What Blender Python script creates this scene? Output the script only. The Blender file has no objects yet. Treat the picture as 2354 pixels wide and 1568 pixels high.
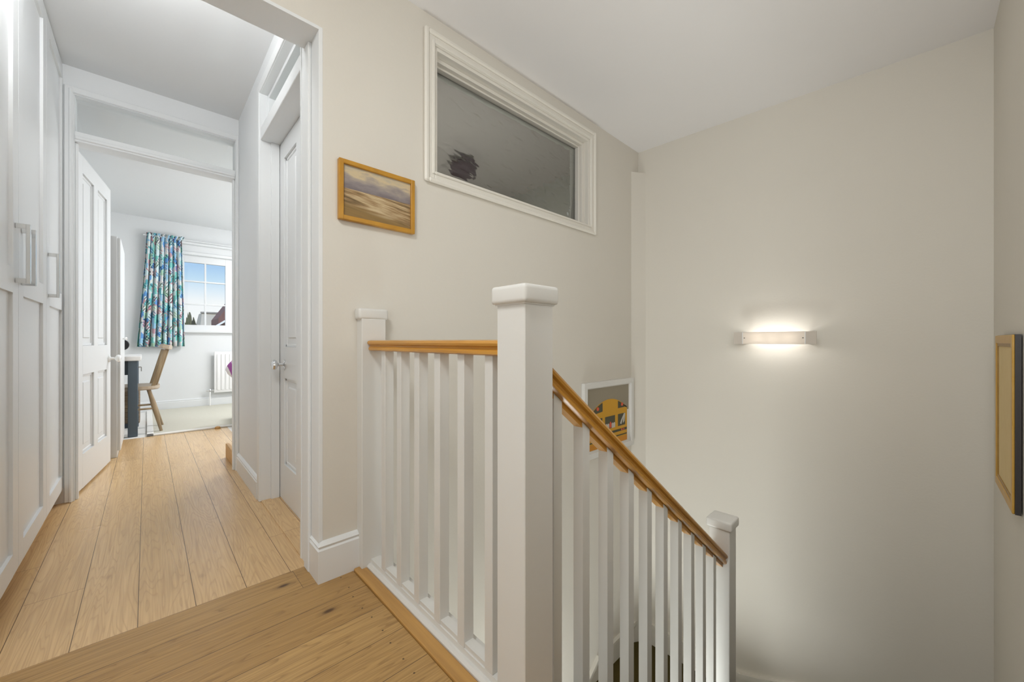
import bpy, bmesh, math, random
from mathutils import Vector, Matrix
random.seed(7)
C = bpy.context.scene.collection
sc = bpy.context.scene

# ------------------------------------------------------------------ camera
EYE = 0.88
YAW = 43.35
cd = bpy.data.cameras.new('camera'); cam = bpy.data.objects.new('camera', cd); C.objects.link(cam)
cam.location = (0, 0, EYE); cam.rotation_euler = (math.radians(90), 0, math.radians(-YAW))
cd.sensor_width = 36; cd.lens = 890 / 2354 * 36; cd.clip_start = 0.02; cd.clip_end = 300
sc.camera = cam
sc.view_settings.view_transform = 'Standard'; sc.view_settings.look = 'None'
sc.view_settings.exposure = 0.0; sc.view_settings.gamma = 1.0; sc.view_settings.use_curve_mapping = False
sc.cycles.max_bounces = 14; sc.cycles.diffuse_bounces = 8; sc.cycles.transmission_bounces = 10
sc.cycles.caustics_refractive = False; sc.cycles.caustics_reflective = False
sc.cycles.sample_clamp_indirect = 4

# ------------------------------------------------------------------ sky
w = bpy.data.worlds.new('sky'); sc.world = w; w.use_nodes = True
nt = w.node_tree; nt.nodes.clear()
N = nt.nodes.new; L = nt.links.new
out = N('ShaderNodeOutputWorld'); bg = N('ShaderNodeBackground'); L(bg.outputs[0], out.inputs[0])
tc = N('ShaderNodeTexCoord'); sx = N('ShaderNodeSeparateXYZ'); L(tc.outputs['Generated'], sx.inputs[0])
rp = N('ShaderNodeValToRGB'); L(sx.outputs['Z'], rp.inputs[0])
e = rp.color_ramp.elements
e[0].position = 0.02; e[0].color = (0.97, 0.97, 0.97, 1); e[1].position = 0.6; e[1].color = (0.16, 0.36, 0.78, 1)
for p, c in ((0.08, (0.93, 0.96, 0.98, 1)), (0.125, (0.55, 0.76, 0.95, 1)), (0.18, (0.24, 0.48, 0.86, 1))):
    q = e.new(p); q.color = c
nz = N('ShaderNodeTexNoise'); nz.inputs['Scale'].default_value = 9; nz.inputs['Detail'].default_value = 6
mp = N('ShaderNodeMapping'); mp.inputs['Scale'].default_value = (1, 1, 0.45); L(tc.outputs['Generated'], mp.inputs[0]); L(mp.outputs[0], nz.inputs[0])
r2 = N('ShaderNodeValToRGB'); r2.color_ramp.elements[0].position = 0.56; r2.color_ramp.elements[1].position = 0.72; L(nz.outputs[0], r2.inputs[0])
mx = N('ShaderNodeMixRGB'); mx.inputs[2].default_value = (0.9, 0.92, 0.95, 1); L(r2.outputs[0], mx.inputs[0]); L(rp.outputs[0], mx.inputs[1])
L(mx.outputs[0], bg.inputs[0]); bg.inputs[1].default_value = 1.1

# ------------------------------------------------------------------ lights
def area(name, loc, direction, sx_, sy_, power, col=(1, 1, 1)):
    ld = bpy.data.lights.new(name, 'AREA'); ld.shape = 'RECTANGLE'; ld.size = sx_; ld.size_y = sy_
    ld.energy = power; ld.color = col
    o = bpy.data.objects.new(name, ld); C.objects.link(o); o.location = loc
    o.rotation_euler = Vector(direction).to_track_quat('-Z', 'Y').to_euler(); return o
def point(name, loc, power, r, col=(1, 1, 1)):
    ld = bpy.data.lights.new(name, 'POINT'); ld.energy = power; ld.shadow_soft_size = r; ld.color = col
    o = bpy.data.objects.new(name, ld); C.objects.link(o); o.location = loc; return o
area('landing_back_fill', (-1.32, 0.7, 1.05), (1, 0.05, 0), 1.5, 1.9, 5.2, (0.96, 1.0, 1.02))  # added fill from behind the landing; that wall has no window
area('landing_near_fill', (-0.75, -0.2, 1.1), (0.3, 1, 0.0), 0.9, 1.5, 9, (0.96, 1.0, 1.02))  # unseen fill lamp at the near wall, added to brighten the window wall
area('corridor_header_fill', (-0.16, 1.668, 2.14), (-0.1, 1, 0.6), 0.5, 0.2, 11, (0.98, 0.995, 1))  # added lamp hidden behind the doorway header, brightens the corridor
area('corridor_top_fill', (0.0, 1.86, 2.37), (0, 0.3, -1), 0.4, 0.25, 3, (0.98, 0.995, 1))  # extra overhead fill for the corridor, out of view, no fitting there
area('bedroom_side_fill', (2.9, 4.7, 1.4), (-1, 0.6, 0.7), 1.2, 1.2, 58, (0.98, 0.99, 1))  # bedroom fill added at the right wall, where no window is built
area('bedroom_top_fill', (1.5, 4.8, 2.38), (0, 0.1, -1), 0.6, 0.6, 44, (0.98, 0.99, 1))  # invented overhead lamp, out of view, lifts the bedroom brightness
area('bathroom_fill', (1.4, 1.68, 1.25), (0.1, 1, 0.35), 0.4, 0.3, 19, (0.97, 1, 0.97))  # unseen lamp added below the high window to lighten its rippled glass
area('stairwell_low_fill', (0.95, 1.1, -1.95), (0.45, -0.2, 1), 0.8, 0.6, 36, (0.96, 1.0, 0.98))  # upward fill added low in the stairwell for its walls and ceiling
area('landing_top_fill', (-0.28, 0.4, 2.24), (0.45, 0.1, -1), 0.45, 0.45, 19, (0.98, 1.0, 0.98))  # added overhead fill behind the camera, for the floor and far walls
area('stair_side_fill', (1.1, -0.19, 1.35), (1.1, 1, 0.2), 0.7, 1.0, 11, (0.97, 1.0, 0.99))  # fill lamp added outside the frame to even out the stairwell
sd = bpy.data.lights.new('sun', 'SUN'); sd.energy = 2.6; sd.angle = 0.01
so = bpy.data.objects.new('sun', sd); C.objects.link(so); so.rotation_euler = Vector((0.35, 1, -0.75)).to_track_quat('-Z', 'Y').to_euler(); so.location = (0, -5, 9)

# ------------------------------------------------------------------ materials
def pm(name, col, rough=0.6, metal=0.0, bump=0.0, bscale=60, trans=0.0, spec=0.5, vary=0.0, vscale=3):
    m = bpy.data.materials.new(name); m.use_nodes = True; t = m.node_tree; b = t.nodes['Principled BSDF']
    b.inputs['Base Color'].default_value = (*col, 1); b.inputs['Roughness'].default_value = rough
    b.inputs['Metallic'].default_value = metal; b.inputs['Transmission Weight'].default_value = trans
    b.inputs['Specular IOR Level'].default_value = spec
    g = t.nodes.new('ShaderNodeNewGeometry')
    if vary:
        n = t.nodes.new('ShaderNodeTexNoise'); n.inputs['Scale'].default_value = vscale; n.inputs['Detail'].default_value = 4
        t.links.new(g.outputs['Position'], n.inputs['Vector'])
        x = t.nodes.new('ShaderNodeMixRGB'); x.inputs[1].default_value = (*[max(0, c - vary) for c in col], 1)
        x.inputs[2].default_value = (*[min(1, c + vary) for c in col], 1)
        t.links.new(n.outputs[0], x.inputs[0]); t.links.new(x.outputs[0], b.inputs['Base Color'])
    if bump:
        n = t.nodes.new('ShaderNodeTexNoise'); n.inputs['Scale'].default_value = bscale; n.inputs['Detail'].default_value = 5
        t.links.new(g.outputs['Position'], n.inputs['Vector'])
        bp = t.nodes.new('ShaderNodeBump'); bp.inputs['Strength'].default_value = bump; bp.inputs['Distance'].default_value = 0.004
        t.links.new(n.outputs[0], bp.inputs['Height']); t.links.new(bp.outputs[0], b.inputs['Normal'])
    return m

M = {}
M['beige'] = pm('beige_paint', (0.655, 0.625, 0.57), 0.85, bump=0.12, bscale=90, spec=0.2, vary=0.012, vscale=2)
M['ceil'] = pm('ceiling_paint', (0.77, 0.76, 0.765), 0.9, bump=0.1, bscale=30, spec=0.1, vary=0.01)
M['white'] = pm('white_paint', (0.73, 0.745, 0.755), 0.7, bump=0.06, bscale=80, spec=0.2)
M['gloss'] = pm('white_gloss', (0.73, 0.745, 0.755), 0.35, bump=0.08, bscale=40, spec=0.5)
M['cream'] = pm('offwhite_gloss', (0.665, 0.66, 0.64), 0.4, bump=0.12, bscale=30, spec=0.4, vary=0.008, vscale=12)
M['frame'] = pm('cream_gloss', (0.72, 0.695, 0.64), 0.4, bump=0.08, bscale=30)
M['chrome'] = pm('chrome', (0.77, 0.78, 0.79), 0.18, metal=1.0)
M['ceramic'] = pm('ceramic_white', (0.85, 0.86, 0.86), 0.15)
M['carpet'] = pm('olive_carpet', (0.085, 0.065, 0.022), 0.95, bump=0.9, bscale=300, vary=0.02, vscale=200, spec=0.05)
M['rug'] = pm('cream_carpet', (0.60, 0.58, 0.50), 0.95, bump=0.5, bscale=250, vary=0.03, vscale=60, spec=0.05)
M['rugedge'] = pm('white_binding', (0.78, 0.77, 0.74), 0.9, bump=0.2, bscale=200)
M['black'] = pm('black_paint', (0.02, 0.02, 0.022), 0.4)
M['charcoal'] = pm('dark_edge', (0.035, 0.03, 0.03), 0.5)
M['slate'] = pm('slate_blue_paint', (0.075, 0.105, 0.135), 0.5, vary=0.01)
M['tabletop'] = pm('desk_top_white', (0.80, 0.79, 0.78), 0.4)
M['bath'] = pm('bathroom_paint', (0.42, 0.41, 0.37), 0.7)
M['bathceil'] = pm('bathroom_ceiling', (0.55, 0.50, 0.47), 0.7)
M['darkthing'] = pm('dark_plum', (0.05, 0.025, 0.035), 0.6)
M['radiator'] = pm('radiator_enamel', (0.82, 0.82, 0.82), 0.35)
M['roofgrey'] = pm('grey_slates', (0.30, 0.28, 0.25), 0.8, vary=0.05, vscale=2)
M['render'] = pm('house_render', (0.56, 0.50, 0.40), 0.8, vary=0.06, vscale=1.5)
M['brickred'] = pm('red_brick', (0.16, 0.06, 0.05), 0.8, vary=0.04, vscale=4)
M['leaf'] = pm('tree_green', (0.12, 0.13, 0.07), 0.9, vary=0.05, vscale=6)
M['yellow_mount'] = pm('straw_print', (0.62, 0.47, 0.22), 0.6, vary=0.04, vscale=14)
M['gilt'] = pm('gilt_wood', (0.50, 0.29, 0.055), 0.35, vary=0.05, vscale=20)
M['giltdark'] = pm('dark_gilt_wood', (0.30, 0.17, 0.035), 0.4, vary=0.04, vscale=20)
M['screw'] = pm('screw_grey', (0.25, 0.25, 0.23), 0.4, metal=0.6)

def glass(name, col, rough, bump=0, bs=8, aniso=None):
    m = bpy.data.materials.new(name); m.use_nodes = True; t = m.node_tree; b = t.nodes['Principled BSDF']
    b.inputs['Base Color'].default_value = (*col, 1); b.inputs['Roughness'].default_value = rough
    b.inputs['Transmission Weight'].default_value = 1; b.inputs['IOR'].default_value = 1.45
    if bump:
        g = t.nodes.new('ShaderNodeNewGeometry'); mpn = t.nodes.new('ShaderNodeMapping'); mpn.inputs['Scale'].default_value = aniso or (1, 1, 1)
        t.links.new(g.outputs['Position'], mpn.inputs[0])
        n = t.nodes.new('ShaderNodeTexNoise'); n.inputs['Scale'].default_value = bs; n.inputs['Detail'].default_value = 0.0; n.inputs['Distortion'].default_value = 0.5
        t.links.new(mpn.outputs[0], n.inputs['Vector'])
        bp = t.nodes.new('ShaderNodeBump'); bp.inputs['Strength'].default_value = bump; bp.inputs['Distance'].default_value = 0.006
        t.links.new(n.outputs[0], bp.inputs['Height']); t.links.new(bp.outputs[0], b.inputs['Normal'])
    return m
M['ripple'] = glass('rippled_glass', (0.64, 0.64, 0.61), 0.05, 0.85, 17, (0.8, 1, 1.7))
def thin_glass(name, tint, refl=0.06):
    m = bpy.data.materials.new(name); m.use_nodes = True; t = m.node_tree; t.nodes.clear()
    o = t.nodes.new('ShaderNodeOutputMaterial'); mi = t.nodes.new('ShaderNodeMixShader'); mi.inputs[0].default_value = refl
    tr = t.nodes.new('ShaderNodeBsdfTransparent'); tr.inputs[0].default_value = (*tint, 1)
    gl = t.nodes.new('ShaderNodeBsdfGlossy'); gl.inputs['Roughness'].default_value = 0.02
    t.links.new(tr.outputs[0], mi.inputs[1]); t.links.new(gl.outputs[0], mi.inputs[2]); t.links.new(mi.outputs[0], o.inputs[0]); return m
M['pane'] = thin_glass('clear_pane', (0.97, 0.98, 0.98))
M['panegrey'] = thin_glass('grey_pane', (0.85, 0.88, 0.88), 0.1)
def frosted():
    m = bpy.data.materials.new('frosted_glass'); m.use_nodes = True; t = m.node_tree; t.nodes.clear()
    o = t.nodes.new('ShaderNodeOutputMaterial'); mi = t.nodes.new('ShaderNodeMixShader'); mi.inputs[0].default_value = 0.5
    d = t.nodes.new('ShaderNodeBsdfDiffuse'); d.inputs[0].default_value = (0.8, 0.76, 0.72, 1)
    tr = t.nodes.new('ShaderNodeBsdfTranslucent'); tr.inputs[0].default_value = (0.75, 0.70, 0.64, 1)
    t.links.new(d.outputs[0], mi.inputs[1]); t.links.new(tr.outputs[0], mi.inputs[2]); t.links.new(mi.outputs[0], o.inputs[0]); return m
M['frosted'] = frosted()

def math_n(t, op, a, b=None, c=None):
    n = t.nodes.new('ShaderNodeMath'); n.operation = op
    for i, v in enumerate((a, b, c)):
        if v is None: continue
        if isinstance(v, (int, float)): n.inputs[i].default_value = v
        else: t.links.new(v, n.inputs[i])
    return n.outputs[0]
def mixc(t, f, a, b, mode='MIX'):
    n = t.nodes.new('ShaderNodeMixRGB'); n.blend_type = mode
    for i, v in zip((0, 1, 2), (f, a, b)):
        if isinstance(v, (int, float)): n.inputs[i].default_value = v
        elif isinstance(v, tuple): n.inputs[i].default_value = (*v, 1)
        else: t.links.new(v, n.inputs[i])
    return n.outputs[0]
def ramp(t, f, stops, interp='LINEAR'):
    n = t.nodes.new('ShaderNodeValToRGB'); t.links.new(f, n.inputs[0]); n.color_ramp.interpolation = interp
    e = n.color_ramp.elements
    while len(e) > 1: e.remove(e[-1])
    e[0].position = stops[0][0]; e[0].color = (*stops[0][1], 1)
    for p, c in stops[1:]:
        q = e.new(p); q.color = (*c, 1)
    return n.outputs[0]
def comb(t, x, y, z):
    n = t.nodes.new('ShaderNodeCombineXYZ')
    for i, v in enumerate((x, y, z)):
        if isinstance(v, (int, float)): n.inputs[i].default_value = v
        else: t.links.new(v, n.inputs[i])
    return n.outputs[0]
def boards(name, along, width, off, light, mid, dark, rough, joint, knots=0.5, gs=(1.3, 9.0), ga=0.38, sa=0.22, holes=0):
    """planked floor; along = 'X' or 'Y'"""
    m = bpy.data.materials.new(name); m.use_nodes = True; t = m.node_tree; b = t.nodes['Principled BSDF']
    g = t.nodes.new('ShaderNodeNewGeometry'); s = t.nodes.new('ShaderNodeSeparateXYZ'); t.links.new(g.outputs['Position'], s.inputs[0])
    U, V = (s.outputs['X'], s.outputs['Y']) if along == 'X' else (s.outputs['Y'], s.outputs['X'])
    q = math_n(t, 'DIVIDE', math_n(t, 'SUBTRACT', V, off), width)
    idx = math_n(t, 'FLOOR', q); fr = math_n(t, 'FRACT', q)
    wn = t.nodes.new('ShaderNodeTexWhiteNoise'); wn.noise_dimensions = '1D'; t.links.new(idx, wn.inputs['W'])
    rnd = wn.outputs['Value']
    # end joints
    q2 = math_n(t, 'DIVIDE', math_n(t, 'ADD', U, math_n(t, 'MULTIPLY', rnd, 7.3)), joint)
    fr2 = math_n(t, 'FRACT', q2); idx2 = math_n(t, 'FLOOR', q2)
    wn2 = t.nodes.new('ShaderNodeTexWhiteNoise'); wn2.noise_dimensions = '2D'; t.links.new(comb(t, idx, idx2, 0), wn2.inputs['Vector'])
    r2 = wn2.outputs['Value']
    # grain contours
    vec = comb(t, math_n(t, 'MULTIPLY', U, gs[0]), math_n(t, 'MULTIPLY', V, gs[1]), math_n(t, 'MULTIPLY', r2, 37.0))
    n1 = t.nodes.new('ShaderNodeTexNoise'); n1.inputs['Scale'].default_value = 1.4; n1.inputs['Detail'].default_value = 2.0; n1.inputs['Distortion'].default_value = 0.3
    t.links.new(vec, n1.inputs['Vector'])
    ring = math_n(t, 'FRACT', math_n(t, 'MULTIPLY', n1.outputs[0], 26.0))
    ringl = ramp(t, ring, [(0.0, (0.25,) * 3), (0.25, (0.0,) * 3), (0.7, (0.1,) * 3), (0.95, (1,) * 3), (1.0, (0.25,) * 3)])
    vec2 = comb(t, math_n(t, 'MULTIPLY', U, 4.0), math_n(t, 'MULTIPLY', V, 160.0), math_n(t, 'MULTIPLY', r2, 11.0))
    n2 = t.nodes.new('ShaderNodeTexNoise'); n2.inputs['Scale'].default_value = 1.0; n2.inputs['Detail'].default_value = 3; t.links.new(vec2, n2.inputs['Vector'])
    n3 = t.nodes.new('ShaderNodeTexNoise'); n3.inputs['Scale'].default_value = 2.5; n3.inputs['Detail'].default_value = 3; t.links.new(g.outputs['Position'], n3.inputs['Vector'])
    base = mixc(t, math_n(t, 'MULTIPLY', r2, 0.8), light, mid)
    base = mixc(t, math_n(t, 'MULTIPLY', n3.outputs[0], 0.35), base, dark)
    base = mixc(t, math_n(t, 'MULTIPLY', ringl, ga), base, dark)
    base = mixc(t, ramp(t, n2.outputs[0], [(0.35, (0,) * 3), (0.75, (sa,) * 3)]), base, dark)
    # knots
    vo = t.nodes.new('ShaderNodeTexVoronoi'); vo.inputs['Scale'].default_value = 1.0
    t.links.new(comb(t, math_n(t, 'MULTIPLY', U, 3.1), math_n(t, 'MULTIPLY', V, 7.0), 0), vo.inputs['Vector'])
    kn = ramp(t, vo.outputs['Distance'], [(0.0, (1,) * 3), (0.035, (0.9,) * 3), (0.075, (0.25,) * 3), (0.14, (0,) * 3)])
    base = mixc(t, math_n(t, 'MULTIPLY', kn, knots), base, (0.07, 0.03, 0.012))
    if holes:
        for hv in (0.22, 0.78):
            d1_ = math_n(t, 'ABSOLUTE', math_n(t, 'SUBTRACT', U, math_n(t, 'ADD', holes, math_n(t, 'MULTIPLY', rnd, 0.012))))
            d2_ = math_n(t, 'ABSOLUTE', math_n(t, 'MULTIPLY', math_n(t, 'SUBTRACT', fr, hv), width))
            hd = math_n(t, 'LESS_THAN', math_n(t, 'ADD', math_n(t, 'POWER', d1_, 2.0), math_n(t, 'POWER', d2_, 2.0)), 0.0028 ** 2)
            base = mixc(t, math_n(t, 'MULTIPLY', hd, 0.85), base, (0.04, 0.02, 0.01))
    # gaps
    gw = 0.0010 / width
    edge = math_n(t, 'LESS_THAN', math_n(t, 'MINIMUM', fr, math_n(t, 'SUBTRACT', 1, fr)), gw)
    edge2 = math_n(t, 'LESS_THAN', fr2, 0.0014 / joint)
    gap = math_n(t, 'MAXIMUM', edge, edge2)
    base = mixc(t, math_n(t, 'MULTIPLY', gap, 0.85), base, (0.06, 0.03, 0.015))
    t.links.new(base, b.inputs['Base Color'])
    rr = math_n(t, 'ADD', math_n(t, 'MULTIPLY', n3.outputs[0], 0.18), rough - 0.09); t.links.new(rr, b.inputs['Roughness'])
    bp = t.nodes.new('ShaderNodeBump'); bp.inputs['Strength'].default_value = 0.25; bp.inputs['Distance'].default_value = 0.003
    hh = math_n(t, 'SUBTRACT', math_n(t, 'MULTIPLY', ringl, -0.3), gap); hh = math_n(t, 'ADD', hh, math_n(t, 'MULTIPLY', n3.outputs[0], 0.8))
    t.links.new(hh, bp.inputs['Height']); t.links.new(bp.outputs[0], b.inputs['Normal'])
    return m
M['oak'] = boards('oak_boards', 'Y', 0.14, -0.02, (0.80, 0.55, 0.285), (0.70, 0.47, 0.235), (0.36, 0.22, 0.10), 0.24, 2.6, 0.25, (0.7, 8.0), 0.32, 0.40)
M['pine'] = boards('pine_boards', 'X', 0.14, 1.095, (0.58, 0.37, 0.145), (0.46, 0.275, 0.095), (0.19, 0.095, 0.03), 0.36, 3.1, 1.0, (0.55, 10.0), 0.5, 0.5, 0.515)
def grain(name, col, dark, scale=(3, 60, 60), rough=0.35, rot=0.0, amt=0.6):
    m = bpy.data.materials.new(name); m.use_nodes = True; t = m.node_tree; b = t.nodes['Principled BSDF']
    g = t.nodes.new('ShaderNodeNewGeometry'); mpn = t.nodes.new('ShaderNodeMapping'); mpn.vector_type = 'TEXTURE' if rot else 'POINT'
    v = g.outputs['Position']
    if rot:
        mpn.inputs['Rotation'].default_value = (0, rot, 0); t.links.new(v, mpn.inputs[0]); v = mpn.outputs[0]
    mp2 = t.nodes.new('ShaderNodeMapping'); mp2.inputs['Scale'].default_value = scale; t.links.new(v, mp2.inputs[0])
    n = t.nodes.new('ShaderNodeTexNoise'); n.inputs['Scale'].default_value = 1; n.inputs['Detail'].default_value = 4; n.inputs['Distortion'].default_value = 0.4
    t.links.new(mp2.outputs[0], n.inputs['Vector'])
    f = ramp(t, n.outputs[0], [(0.35, (0, 0, 0)), (0.7, (1, 1, 1))])
    t.links.new(mixc(t, math_n(t, 'MULTIPLY', f, amt), col, dark), b.inputs['Base Color']); b.inputs['Roughness'].default_value = rough
    return m
M['rail_y'] = grain('varnished_rail', (0.58, 0.29, 0.05), (0.33, 0.14, 0.02), (60, 3, 60), 0.28)
M['rail_s'] = grain('varnished_sloping_rail', (0.52, 0.25, 0.03), (0.27, 0.11, 0.012), (3, 60, 60), 0.28, rot=math.atan(0.753))
M['nosing'] = grain('pine_nosing', (0.50, 0.28, 0.085), (0.33, 0.17, 0.05), (60, 3, 60), 0.4)
M['ash'] = grain('pale_ash', (0.36, 0.27, 0.16), (0.22, 0.15, 0.085), (40, 40, 4), 0.45)
M['seatwood'] = grain('ash_seat', (0.50, 0.42, 0.33), (0.33, 0.25, 0.17), (4, 40, 40), 0.4)
M['picwood'] = grain('pine_frame', (0.50, 0.25, 0.025), (0.36, 0.17, 0.02), (20, 20, 20), 0.35)
def wicker():
    m = bpy.data.materials.new('wicker'); m.use_nodes = True; t = m.node_tree; b = t.nodes['Principled BSDF']
    g = t.nodes.new('ShaderNodeNewGeometry'); wv = t.nodes.new('ShaderNodeTexWave'); wv.bands_direction = 'Z'; wv.inputs['Scale'].default_value = 22; wv.inputs['Distortion'].default_value = 3
    t.links.new(g.outputs['Position'], wv.inputs['Vector'])
    t.links.new(mixc(t, wv.outputs[1], (0.16, 0.10, 0.06), (0.42, 0.31, 0.20)), b.inputs['Base Color']); b.inputs['Roughness'].default_value = 0.8
    bp = t.nodes.new('ShaderNodeBump'); bp.inputs['Strength'].default_value = 0.8; bp.inputs['Distance'].default_value = 0.01
    t.links.new(wv.outputs[1], bp.inputs['Height']); t.links.new(bp.outputs[0], b.inputs['Normal']); return m
M['wicker'] = wicker()
def curtain_mat():
    m = bpy.data.materials.new('patchwork_print'); m.use_nodes = True; t = m.node_tree; b = t.nodes['Principled BSDF']
    uv = t.nodes.new('ShaderNodeUVMap'); s = t.nodes.new('ShaderNodeSeparateXYZ'); t.links.new(uv.outputs[0], s.inputs[0])
    vo = t.nodes.new('ShaderNodeTexVoronoi'); vo.distance = 'CHEBYCHEV'; vo.inputs['Scale'].default_value = 1; 
    t.links.new(comb(t, math_n(t, 'MULTIPLY', s.outputs[0], 28.0), math_n(t, 'MULTIPLY', s.outputs[1], 18.0), 0), vo.inputs['Vector'])
    sc2 = t.nodes.new('ShaderNodeSeparateColor'); t.links.new(vo.outputs['Color'], sc2.inputs[0])
    base = ramp(t, sc2.outputs[0], [(0, (0.10, 0.38, 0.44)), (0.08, (0.56, 0.70, 0.72)), (0.26, (0.12, 0.30, 0.62)), (0.34, (0.18, 0.52, 0.48)), (0.48, (0.62, 0.60, 0.60)), (0.64, (0.36, 0.55, 0.42)), (0.74, (0.50, 0.30, 0.34)), (0.80, (0.28, 0.50, 0.68)), (0.94, (0.62, 0.66, 0.62))], 'CONSTANT')
    d = math_n(t, 'ADD', math_n(t, 'MULTIPLY', s.outputs[0], 150), math_n(t, 'MULTIPLY', s.outputs[1], 190))
    st = math_n(t, 'GREATER_THAN', math_n(t, 'SINE', d), 0.1)
    d2 = math_n(t, 'SUBTRACT', math_n(t, 'MULTIPLY', s.outputs[0], 190), math_n(t, 'MULTIPLY', s.outputs[1], 150))
    st2 = math_n(t, 'GREATER_THAN', math_n(t, 'SINE', d2), 0.5)
    ison = math_n(t, 'GREATER_THAN', sc2.outputs[1], 0.5); iscross = math_n(t, 'GREATER_THAN', sc2.outputs[1], 0.85)
    pat = math_n(t, 'MULTIPLY', st, ison)
    c1 = mixc(t, math_n(t, 'MULTIPLY', pat, 0.75), base, ramp(t, sc2.outputs[2], [(0, (0.7, 0.72, 0.72)), (0.45, (0.03, 0.12, 0.25)), (0.7, (0.55, 0.12, 0.14)), (0.85, (0.02, 0.03, 0.05))], 'CONSTANT'))
    c2 = mixc(t, math_n(t, 'MULTIPLY', math_n(t, 'MULTIPLY', st2, iscross), 0.9), c1, (0.02, 0.03, 0.05))
    t.links.new(c2, b.inputs['Base Color']); b.inputs['Roughness'].default_value = 0.9; return m
M['curtain'] = curtain_mat()
def painting_mat():
    m = bpy.data.materials.new('seascape_paint'); m.use_nodes = True; t = m.node_tree; b = t.nodes['Principled BSDF']
    uv = t.nodes.new('ShaderNodeUVMap'); s = t.nodes.new('ShaderNodeSeparateXYZ'); t.links.new(uv.outputs[0], s.inputs[0])
    n = t.nodes.new('ShaderNodeTexNoise'); n.inputs['Scale'].default_value = 1; n.inputs['Detail'].default_value = 5
    t.links.new(comb(t, math_n(t, 'MULTIPLY', s.outputs[0], 4), math_n(t, 'MULTIPLY', s.outputs[1], 7), 0), n.inputs['Vector'])
    sky = ramp(t, math_n(t, 'ADD', s.outputs[1], math_n(t, 'MULTIPLY', math_n(t, 'SUBTRACT', n.outputs[0], 0.5), 0.5)),
               [(0.54, (0.17, 0.14, 0.15)), (0.68, (0.24, 0.21, 0.21)), (0.80, (0.38, 0.32, 0.26)), (0.88, (0.56, 0.45, 0.28)), (1.0, (0.42, 0.38, 0.30))])
    n2 = t.nodes.new('ShaderNodeTexNoise'); n2.inputs['Scale'].default_value = 1; n2.inputs['Detail'].default_value = 4
    t.links.new(comb(t, math_n(t, 'MULTIPLY', s.outputs[0], 3), math_n(t, 'MULTIPLY', math_n(t, 'ADD', s.outputs[1], math_n(t, 'MULTIPLY', s.outputs[0], 0.15)), 22), 2), n2.inputs['Vector'])
    glint = ramp(t, math_n(t, 'ABSOLUTE', math_n(t, 'SUBTRACT', s.outputs[0], 0.50)), [(0, (0.35,) * 3), (0.35, (0.0,) * 3)])
    sea = ramp(t, math_n(t, 'ADD', n2.outputs[0], math_n(t, 'MULTIPLY', glint, 0.5)), [(0.36, (0.13, 0.085, 0.035)), (0.52, (0.30, 0.19, 0.085)), (0.72, (0.54, 0.42, 0.25))])
    sand = mixc(t, n2.outputs[0], (0.30, 0.18, 0.05), (0.17, 0.11, 0.04))
    issand = ramp(t, math_n(t, 'ADD', s.outputs[1], math_n(t, 'MULTIPLY', s.outputs[0], 0.22)), [(0.22, (1,) * 3), (0.33, (0,) * 3)])
    low = mixc(t, issand, sea, sand)
    fin = mixc(t, math_n(t, 'GREATER_THAN', s.outputs[1], 0.545), low, sky)
    t.links.new(fin, b.inputs['Base Color']); b.inputs['Roughness'].default_value = 0.5; return m
M['seascape'] = painting_mat()

# ------------------------------------------------------------------ mesh helpers
def B(): return bmesh.new()
def box(bm, x0, x1, y0, y1, z0, z1, bev=0.0, seg=1, mat=0, T=None):
    r = bmesh.ops.create_cube(bm, size=1.0); vs = r['verts']
    bmesh.ops.scale(bm, vec=(abs(x1 - x0), abs(y1 - y0), abs(z1 - z0)), verts=vs)
    bmesh.ops.translate(bm, vec=((x0 + x1) / 2, (y0 + y1) / 2, (z0 + z1) / 2), verts=vs)
    fs = set(f for v in vs for f in v.link_faces)
    for f in fs: f.material_index = mat
    if bev:
        es = list(set(e for v in vs for e in v.link_edges))
        rr = bmesh.ops.bevel(bm, geom=es, offset=bev, segments=seg, profile=0.6, affect='EDGES')
        vs = list(set(v for f in rr['faces'] for v in f.verts))
    if T is not None: bmesh.ops.transform(bm, matrix=T, verts=vs)
    return bm
def prism(bm, pts, axis, a, b, mat=0):
    """polygon pts in the two other axes, extruded along axis from a to b"""
    def P(p, t):
        return {'X': (t, p[0], p[1]), 'Y': (p[0], t, p[1]), 'Z': (p[0], p[1], t)}[axis]
    v0 = [bm.verts.new(P(p, a)) for p in pts]; v1 = [bm.verts.new(P(p, b)) for p in pts]
    n = len(pts); fs = [bm.faces.new(v0), bm.faces.new(v1[::-1])]
    for i in range(n): fs.append(bm.faces.new((v0[i], v1[i], v1[(i + 1) % n], v0[(i + 1) % n])))
    for f in fs: f.material_index = mat
    bmesh.ops.recalc_face_normals(bm, faces=fs); return bm
def sweep(bm, prof, A, Bp, up=(0, 0, 1)):
    """closed profile (across, up) swept from A to Bp; end faces stay vertical"""
    A = Vector(A); Bp = Vector(Bp); d = (Bp - A); h = Vector((d.x, d.y, 0)).normalized(); acr = Vector((h.y, -h.x, 0)); upv = Vector(up)
    v0 = [bm.verts.new(A + acr * p[0] + upv * p[1]) for p in prof]; v1 = [bm.verts.new(Bp + acr * p[0] + upv * p[1]) for p in prof]
    n = len(prof); fs = [bm.faces.new(v0), bm.faces.new(v1[::-1])]
    for i in range(n): fs.append(bm.faces.new((v0[i], v1[i], v1[(i + 1) % n], v0[(i + 1) % n])))
    bmesh.ops.recalc_face_normals(bm, faces=fs); return bm
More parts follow.
